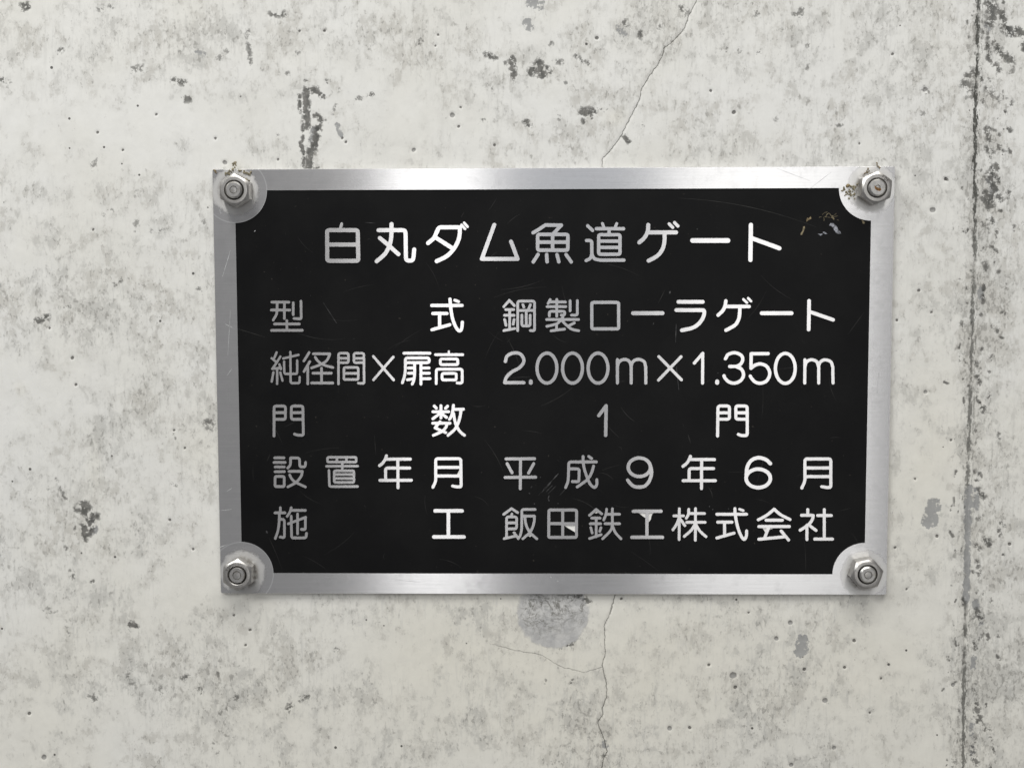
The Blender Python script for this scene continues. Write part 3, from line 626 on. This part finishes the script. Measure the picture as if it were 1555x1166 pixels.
CELL = 0.62
def glyph_mesh(segs, seed):
    sg = np.array(segs); pad = 1.5
    x0 = min(sg[:, 0].min(), sg[:, 2].min()) - sg[:, 4].max() - pad; x1 = max(sg[:, 0].max(), sg[:, 2].max()) + sg[:, 4].max() + pad
    y0 = min(sg[:, 1].min(), sg[:, 3].min()) - sg[:, 4].max() - pad; y1 = max(sg[:, 1].max(), sg[:, 3].max()) + sg[:, 4].max() + pad
    gx = np.arange(x0, x1 + CELL, CELL); gy = np.arange(y0, y1 + CELL, CELL)
    X, Y = np.meshgrid(gx, gy); F = np.full(X.shape, 1e9)
    for ax_, ay, bx, by, r in segs:
        L = (bx - ax_) ** 2 + (by - ay) ** 2
        t_ = np.clip(((X - ax_) * (bx - ax_) + (Y - ay) * (by - ay)) / max(L, 1e-9), 0, 1)
        F = np.minimum(F, np.hypot(X - ax_ - t_ * (bx - ax_), Y - ay - t_ * (by - ay)) - r)
    F += 0.14 * vnoise(X, Y, 2.2, seed) + 0.10            # slightly uneven etched outline
    GY, GX = np.gradient(F, CELL)
    ny, nx = F.shape; ins = F < 0
    verts = []; top = []; key = {}; rim = {}
    def vert(k, x, y, ed=None):
        if k not in key:
            key[k] = len(verts); verts.append((x, y))
            if ed is not None: rim[key[k]] = ed
        return key[k]
    walls = []
    for j in range(ny - 1):
        row = ins[j, :-1] | ins[j, 1:] | ins[j + 1, :-1] | ins[j + 1, 1:]
        for i in np.nonzero(row)[0]:
            cs = ((j, i), (j, i + 1), (j + 1, i + 1), (j + 1, i))
            poly = []; cut = []
            for a in range(4):
                c, n_ = cs[a], cs[(a + 1) % 4]
                if ins[c]: poly.append(vert(c, gx[c[1]], gy[c[0]]))
                if ins[c] != ins[n_]:
                    f0, f1 = F[c], F[n_]; t_ = f0 / (f0 - f1)
                    kk = (min(c, n_), max(c, n_))
                    px_ = gx[c[1]] + t_ * (gx[n_[1]] - gx[c[1]]); py_ = gy[c[0]] + t_ * (gy[n_[0]] - gy[c[0]])
                    g = (GX[c] * (1 - t_) + GX[n_] * t_, GY[c] * (1 - t_) + GY[n_] * t_)
                    v_ = vert(kk, px_, py_, g); poly.append(v_); cut.append((v_, bool(ins[c])))
            if len(cut) == 4:                              # saddle: leave the two corners separate
                if len(poly) == 6:
                    k0 = [q for q in range(6) if poly[q] not in rim]
                    for q in k0:
                        top.append((poly[q - 1], poly[q], poly[(q + 1) % 6])); walls.append((poly[(q + 1) % 6], poly[q - 1]))
                continue
            if len(poly) >= 3: top.append(tuple(poly))
            if len(cut) == 2:
                a_, b_ = (cut[0][0], cut[1][0]) if cut[0][1] else (cut[1][0], cut[0][0])
                walls.append((a_, b_))
    n = len(verts); base = {}; allv = list(verts); hs = [0.0] * n
    for v_, g in rim.items():
        l = math.hypot(*g) or 1.0
        base[v_] = len(allv); allv.append((verts[v_][0] + g[0] / l * 0.35, verts[v_][1] + g[1] / l * 0.35)); hs.append(D_FIELD - 0.0001)
    fs = top + [(a_, b_, base[b_], base[a_]) for a_, b_ in walls if a_ in base and b_ in base]
    A = np.array(allv); u, v = px2uv(A[:, 0], A[:, 1]); hs = np.array(hs)
    return [(float(a_), -float(h), float(c)) for a_, h, c in zip(u, hs, v)], fs
for i, (view, w, text) in enumerate(GLYPHS):
    vs, fs = glyph_mesh(glyph_segments(view, w, text), 100 + i)
    mesh('letter', vs, fs, M_LETTER, plate)

# ------------------------------------------------------------------ bare spots, scratches and flecks on the plate
def flat(name, pts, d, mat, parent, th=0.00006):
    u, v = px2uv([p[0] for p in pts], [p[1] for p in pts]); n = len(pts)
    vs = [W(a, c, d + th) for a, c in zip(u, v)] + [W(a, c, d - 0.00002) for a, c in zip(u, v)]
    fs = [tuple(range(n)), tuple(range(2 * n - 1, n - 1, -1))] + [(i, (i + 1) % n, n + (i + 1) % n, n + i) for i in range(n)]
    return mesh(name, vs, fs, mat, parent)
def vw(view, s): return [(view[0] + x / view[2], view[1] + y / view[2]) for x, y in P(s)]
flat('bare_spot', vw(V6b, '928,344 1084,344 1084,442 1040,414 985,382'), D_FIELD, M_BARE, plate)
flat('bare_spot', vw(V6c, '408,169 506,169 506,242 470,218 440,195'), D_FIELD, M_BARE, plate)
flat('bare_spot', vw(V6c, '544,169 622,169 602,188 588,215 580,262 562,285 546,308'), D_FIELD, M_BARE, plate)
flat('bare_spot', vw(V6d, '600,320 738,322 722,336 700,342 672,350 650,372 638,376 626,352'), D_FIELD, M_BARE, plate)
flat('bare_spot', vw(V5b, '1300,346 1312,325 1322,310 1328,290 1345,282 1345,350'), D_FIELD, M_BARE, plate)
flat('bare_spot', vw(V6b, '425,490 450,470 478,492 455,505'), D_FIELD, M_BARE, plate)
flat('bare_spot', vw(V6b, '1345,172 1378,150 1405,165 1382,178'), D_FIELD, M_BARE, plate)

rnd = random.Random(8)
def ribbon(acc, x0, y0, x1, y1, w, d, bend=0.0, n=10):
    vs, fs = acc; dx, dy = x1 - x0, y1 - y0; L = math.hypot(dx, dy) or 1; nx_, ny_ = -dy / L, dx / L; b0 = len(vs)
    for i in range(n + 1):
        t_ = i / n; ww = w * (0.25 + 0.75 * math.sin(math.pi * min(max(t_, 0.06), 0.94))) / 2; o_ = bend * 4 * t_ * (1 - t_)
        cx, cy = x0 + dx * t_ + nx_ * o_, y0 + dy * t_ + ny_ * o_
        for s_ in (-1, 1):
            u, v = px2uv(cx + nx_ * ww * s_, cy + ny_ * ww * s_); vs.append(W(float(u), float(v), d))
    fs += [(b0 + 2 * i, b0 + 2 * i + 1, b0 + 2 * i + 3, b0 + 2 * i + 2) for i in range(n)]
strong, faint, onmetal = ([], []), ([], []), ([], [])
# scuff below the date line
for (a, b_, c, d, w) in ((848, 719, 838, 730, 1.6), (838, 730, 826, 744, 2.6), (830, 738, 819, 751, 2.0), (839, 737, 829, 747, 1.2), (844, 738, 832, 750, .9),
                         (834, 752, 832, 758, 1.6), (833, 758, 834, 761, 1.8), (811, 764, 812, 766, 1.8), (847, 764, 848, 765, 1.6), (820, 724.5, 821, 725, 1.6),
                         (808, 738, 806, 741, 1.4), (803, 748, 805, 750, 1.6), (889, 735, 889, 736, 1.8), (1018, 442, 1017, 446, 2.4), (1027, 492, 1026, 520, 1.1),
                         (1027, 555, 1031, 592, 1.3), (404, 806, 406, 810, 3.0), (1059, 347, 1059, 349, 2), (800, 378, 801, 379, 2), (993, 490, 992, 493, 1.4),
                         (1106, 772, 1107, 773, 2), (1082, 773, 1083, 774, 2), (537, 514, 537.5, 515, 1.6), (491, 460, 511, 491, .8), (554, 338, 570, 339, .7),
                         (471, 449, 472, 449, 1.4), (1078, 768, 1077, 770, 1.4), (1090, 566, 1091, 567, 1.5), (860, 741, 850, 752, 1.2), (826, 742, 818, 752, 1.4)):
    ribbon(strong, a, b_, c, d, w, D_FIELD + 0.00003)
for (a, b_, c, d, w, bd) in ((1030, 301, 1240, 345, .9, -9), (760, 440, 825, 425, .8, 3), (775, 515, 770, 520, 1, 0), (870, 757, 905, 775, .9, -3),
                             (340, 493, 402, 512, .9, 0), (1074, 738, 1082, 756, .9, -2), (943, 618, 964, 640, .9, 2), (440, 500, 520, 515, .7, 6),
                             (1165, 560, 1230, 552, .7, 3), (1045, 660, 1049, 673, 1.4, 0), (700, 330, 705, 322, .8, 0), (790, 325, 770, 340, .7, 1),
                             (840, 508, 860, 520, .8, 2), (750, 452, 830, 436, .7, -4), (1000, 460, 1010, 440, .8, 0), (410, 690, 405, 700, .9, 0)):
    ribbon(faint, a, b_, c, d, w, D_FIELD + 0.000025, bd)
for _ in range(70):
    x, y = rnd.uniform(372, 1310), rnd.uniform(300, 862); a = rnd.gauss(0.5, 0.9); L = rnd.uniform(4, 60)
    ribbon(faint, x, y, min(x + L * math.cos(a), 1312), min(max(y + L * math.sin(a), 297), 866), rnd.uniform(.35, .75), D_FIELD + 0.00002, rnd.uniform(-3, 3))
for (a, b_, c, d, w) in ((342, 492, 356, 499, 1.0), (345, 570, 352, 560, .7), (338, 420, 350, 380, .7), (836, 875, 837, 877, 1.6), (846, 881, 848, 883, 1.8),
                         (344, 746, 352, 741, .8), (335, 775, 352, 773, .6), (1228, 288, 1262, 262, .6), (1180, 256, 1230, 275, .5), (333, 318, 336, 325, 1.2),
                         (388, 350, 386, 352, 1), (330, 832, 346, 826, .9), (350, 470, 346, 540, .5), (1335, 560, 1332, 600, .5), (640, 884, 600, 880, .5)):
    ribbon(onmetal, a, b_, c, d, w, 0.00003)
for nm, acc, mt in (('scuff_marks', strong, M_SCR), ('scratch_marks', faint, M_SCR2), ('frame_scratches', onmetal, M_SCRM)):
    o = mesh(nm, acc[0], acc[1], mt, plate); o['kind'] = 'stuff'

# ------------------------------------------------------------------ anchor bolts with hex nuts
def lathe(prof, n=56):
    vs, fs = [], []
    for r, h in prof:
        for i in range(n):
            a = 2 * math.pi * i / n; vs.append((r * math.cos(a), -h, r * math.sin(a)))
    for k in range(len(prof) - 1):
        for i in range(n): j = (i + 1) % n; fs.append((k * n + i, k * n + j, (k + 1) * n + j, (k + 1) * n + i))
    fs.append(tuple((len(prof) - 1) * n + i for i in range(n)))
    return vs, fs
def anchor(px, py, rot, proud, face, pin, label, H=0.0066, hidx=0):
    u, v = px2uv(px, py, H); u, v = float(u), float(v)
    e_ = empty('anchor_bolt', (u, 0, v)); tag(e_, label, 'bolt', 'bolts at the plate corners')
    AF = 0.0127; ap = AF / 2; rc = ap * 0.905; hole = 0.00400; N = 72
    rings = []
    def hexr(a): return ap / math.cos(((a - rot) % (math.pi / 3)) - math.pi / 6)
    an = [rot + 2 * math.pi * i / N for i in range(N)]
    def ring(f): rings.append([f(a) for a in an])
    ring(lambda a: (hexr(a) * 0.985, 0.0)); ring(lambda a: (hexr(a), 0.0003))
    ring(lambda a: (hexr(a), H - (hexr(a) - rc) * 0.66 - 0.00003))
    ring(lambda a: (rc, H)); ring(lambda a: (rc - 0.00018, H + 0.00003))
    ring(lambda a: (hole + 0.00045, H + 0.00003)); ring(lambda a: (hole + 0.00030, H - 0.0001)); ring(lambda a: (hole, H - 0.0006)); ring(lambda a: (hole, H - 0.003))
    vs, fs = [], []
    for rg in rings:
        for a, (r, h) in zip(an, rg): vs.append((r * math.cos(a), -h, r * math.sin(a)))
    for k in range(len(rings) - 1):
        for i in range(N): j = (i + 1) % N; fs.append((k * N + i, k * N + j, (k + 1) * N + j, (k + 1) * N + i))
    nut = mesh('nut', vs, fs, M_NUT, e_, smooth=22)
    T = H + proud; R = 0.00368; prof = [(R, D_WALL - 0.002)]
    h = 0.0
    while h < T - 0.0016:                         # thread
        prof += [(R, h), (R - 0.0005, h + 0.0005)]; h += 0.001
    prof += [(R, T - 0.0009), (R, T - 0.0007), (face + 0.0001, T - 0.00012), (face, T)]
    prof += [(pin + 0.00014, T), (pin, T - 0.0004), (pin - 0.00022, T - 0.00005), (pin * 0.5, T - 0.00002), (pin * 0.1, T)]
    vs, fs = lathe(prof); mesh('stud', vs, fs, M_STUD, e_, smooth=28)
    return e_, nut
def local_strokes(name, e_, nut_par, strokes, h, w, mat):
    vs, fs = [], []
    for pts in strokes:
        for (x0, y0), (x1, y1) in zip(pts[:-1], pts[1:]):
            dx, dy = x1 - x0, y1 - y0; L = math.hypot(dx, dy) or 1; nx_, ny_ = -dy / L * w / 2, dx / L * w / 2
            ex, ey = dx / L * w / 2, dy / L * w / 2; b0 = len(vs)
            for hh in (h, h - 0.00006):
                vs += [(x0 - ex + nx_, -hh, y0 - ey + ny_), (x1 + ex + nx_, -hh, y1 + ey + ny_), (x1 + ex - nx_, -hh, y1 + ey - ny_), (x0 - ex - nx_, -hh, y0 - ey - ny_)]
            fs += [tuple(b0 + q for q in f) for f in ((0, 1, 2, 3), (7, 6, 5, 4), (0, 4, 5, 1), (1, 5, 6, 2), (2, 6, 7, 3), (3, 7, 4, 0))]
    return mesh(name, vs, fs, mat, nut_par)
R_ = math.radians
tl, tln = anchor(355.2, 288.6, R_(90), 0.0010, 0.0030, 0.00155, 'hex nut and bolt with mossy dirt above it, at upper left plate corner')
tr, trn = anchor(1332.0, 285.2, R_(25), 0.0012, 0.0031, 0.0010, 'stamped hex nut on bolt with a rusty pit in its end')
bl, bln = anchor(359.8, 873.2, R_(88), 0.0003, 0.0033, 0.0018, 'stamped hex nut on a nearly flush clean bolt')
br, brn = anchor(1317.6, 872.2, R_(11), 0.0010, 0.0030, 0.00165, 'clean unstamped hex nut and bolt at lower right plate corner')
# worn stamps on two nut faces, about 1 mm high
def glyph_at(ang, rad, shape, sc_):
    ca, sa = math.cos(ang), math.sin(ang); out = []
    for st in shape:
        out.append([(rad * ca + (-sa) * -x * sc_ + ca * y * sc_, rad * sa + ca * -x * sc_ + sa * y * sc_) for x, y in st])
    return out
A_ = [[(-.3, -.5), (-.3, .5), (.35, .5)], [(-.3, .05), (.2, .05)]]
O_ = [[(-.3, -.5), (-.3, .5), (.3, .5), (.3, -.5), (-.3, -.5)]]
S_ = [[(-.3, -.5), (.3, -.4), (.3, 0), (-.3, .05), (-.3, .5), (.3, .5)]]
st = glyph_at(R_(62), 0.0052, A_, 0.0010) + glyph_at(R_(48), 0.0052, O_, 0.0010) + glyph_at(R_(35), 0.0052, A_, 0.0009)
local_strokes('stamp', tr, trn, st, 0.0066 + 0.00006, 0.00016, M_STAMP)
st = glyph_at(R_(152), 0.0051, S_, 0.0009) + glyph_at(R_(138), 0.0051, O_, 0.0009) + glyph_at(R_(124), 0.0051, A_, 0.0009)
local_strokes('stamp', bl, bln, st, 0.0066 + 0.00006, 0.00016, M_STAMP)
# rusty pit in the end of one stud
T = 0.0066 + 0.0012
pit = [(-0.0015, 0.0010), (-0.0009, 0.0003), (0.0002, -0.0002), (0.0012, -0.0004), (0.0015, -0.0010), (0.0008, -0.0016), (-0.0004, -0.0013), (-0.0013, -0.0005)]
n = len(pit); vs = [(x, -(T + 0.00005), y) for x, y in pit] + [(x, -(T - 0.0001), y) for x, y in pit]
mesh('rust_pit', vs, [tuple(range(n))] + [(i, (i + 1) % n, n + (i + 1) % n, n + i) for i in range(n)], M_RUST, tr)

# ------------------------------------------------------------------ dirt and flecks lying on plate and nuts
def blob_mesh(name, items, mat, seed):
    """irregular little lumps: items = (px, py, rx, ry, height, base d, angle)"""
    bm = bmesh.new(); rr = random.Random(seed)
    for (x, y, rx, ry, hh, d, an) in items:
        u, v = px2uv(x, y, d); ret = bmesh.ops.create_icosphere(bm, subdivisions=2, radius=1.0)
        for vt in ret['verts']:
            k = 1 + rr.uniform(-.28, .28); p = vt.co * k
            a, c = p.x * rx * PX, p.y * ry * PX; ca, sa = math.cos(an), math.sin(an)
            vt.co = Vector(W(float(u) + a * ca - c * sa, float(v) + a * sa + c * ca, d + max(p.z, -.4) * hh))
    me = bpy.data.meshes.new(name); bm.to_mesh(me); bm.free()
    me.polygons.foreach_set('use_smooth', [True] * len(me.polygons))
    return link(name, me, mat)
def crumbs(path, n, spread, size, d, seed):
    rr = random.Random(seed); out = []
    for _ in range(n):
        k = rr.randrange(len(path) - 1); t_ = rr.random()
        x = path[k][0] + (path[k + 1][0] - path[k][0]) * t_ + rr.gauss(0, spread); y = path[k][1] + (path[k + 1][1] - path[k][1]) * t_ + rr.gauss(0, spread)
        s_ = rr.uniform(.6, 1.3) * size; out.append((x, y, s_, s_ * rr.uniform(.4, .9), 0.0003 * rr.uniform(.5, 1.2), d, rr.uniform(0, 3)))
    return out
tag(blob_mesh('dirt_crust', crumbs([(341, 263), (350, 262), (356, 252), (357, 247)], 26, 1.6, 1.8, 0.0002, 1) + crumbs([(362, 258), (378, 264), (380, 262)], 18, 1.3, 1.6, 0.0002, 2)
    + crumbs([(374, 272), (378, 276)], 5, 1.0, 1.4, 0.0002, 12), M_MOSS, 1), 'brown mossy dirt crust on the plate edge above a nut', 'dirt')
tag(blob_mesh('dirt_crust', crumbs([(1283, 288), (1286, 294), (1296, 292), (1298, 282)], 30, 2.4, 1.8, 0.0002, 3) + crumbs([(1296, 298), (1298, 302)], 4, .8, 1.2, 0.0002, 4), M_MOSS, 2),
    'pale crumbly dirt patch beside the stamped rusty-ended bolt', 'dirt')
tag(blob_mesh('seed', [(1288, 282.5, 2.8, 2.6, 0.0008, 0.0003, 0.2)], M_DIRT, 3), 'tiny dark brown round seed stuck in the pale dirt', 'seed')
tag(blob_mesh('dirt_crust', crumbs([(1309, 266), (1316, 262), (1318, 258)], 12, 1.0, 1.3, 0.0002, 5) + crumbs([(1331, 247), (1333, 254), (1338, 256)], 10, .8, 1.2, 0.0001, 6), M_DIRT, 4),
    'thin dark dirt line on the plate edge above the rusty-ended bolt', 'dirt')
tag(blob_mesh('dirt_crust', crumbs([(325, 258), (328, 262)], 6, .8, 1.7, 0.0001, 7), M_DIRT, 5), 'small dark dirt spot on the very corner of the plate', 'dirt')

def strand(acc, pts, w, d):
    q = spline(pts)
    for a, b_ in zip(q[:-1], q[1:]): ribbon(acc, a[0], a[1], b_[0], b_[1], w, d, 0, 2)
acc = ([], [])
Z5 = (1190, 300, 10.367)
for s_, w in (('610,270 650,240 690,230', .6), ('660,310 690,260 720,250 760,300 790,350', .9), ('640,300 690,310 740,315', .6), ('630,310 640,340 635,370', .8),
             ('770,300 810,270 835,245', .5), ('780,310 830,295 860,290', .5), ('750,320 780,310 800,345', 1.1), ('760,300 775,285', 1.5), ('560,320 575,305 600,310', .6), ('840,350 870,360', .6)):
    strand(acc, vw(Z5, s_), w, D_FIELD + 0.00012)
tag(mesh('root_fibres', acc[0], acc[1], M_STRAW), 'tangle of fine dry root fibres stuck on the black field', 'fibres')
def chip(name, view, s_, mat, label, cat, th=0.00012):
    return tag(flat(name, vw(view, s_), D_FIELD + 0.00003, mat, None, th), label, cat)
chip('straw_fleck', Z5, '312,455 335,452 338,485 318,530 292,590 268,590 272,562 296,530 305,490', M_STRAW, 'short straw coloured fleck on the black field, upright', 'fleck')
chip('straw_fleck', Z5, '1225,348 1248,352 1262,375 1285,395 1272,415 1250,412 1240,380', M_STRAW, 'small straw coloured fleck hanging from the rounded frame corner', 'fleck')
chip('pale_smear', Z5, '718,440 740,405 775,402 815,430 850,470 862,510 895,535 905,568 870,574 830,560 800,520 775,470 745,445', M_WHITE, 'short thick pale bluish smear on the black field', 'smear', 0.00005)
chip('pale_smear', Z5, '540,570 570,572 600,570 622,578 600,588 590,602 565,590', M_WHITE, 'smaller pointed pale fleck beside a rounded one on the black field', 'fleck', 0.00005)
chip('pale_smear', Z5, '618,545 640,537 668,552 690,575 660,576 630,565', M_WHITE, 'rounded pale fleck next to a pointed one on the black field', 'fleck', 0.00005)
chip('brown_fleck', Z5, '360,350 378,315 395,330 430,295 440,335 415,345 392,360 362,382', M_DIRT, 'faint ragged brown fleck on the black field', 'fleck', 0.00005)
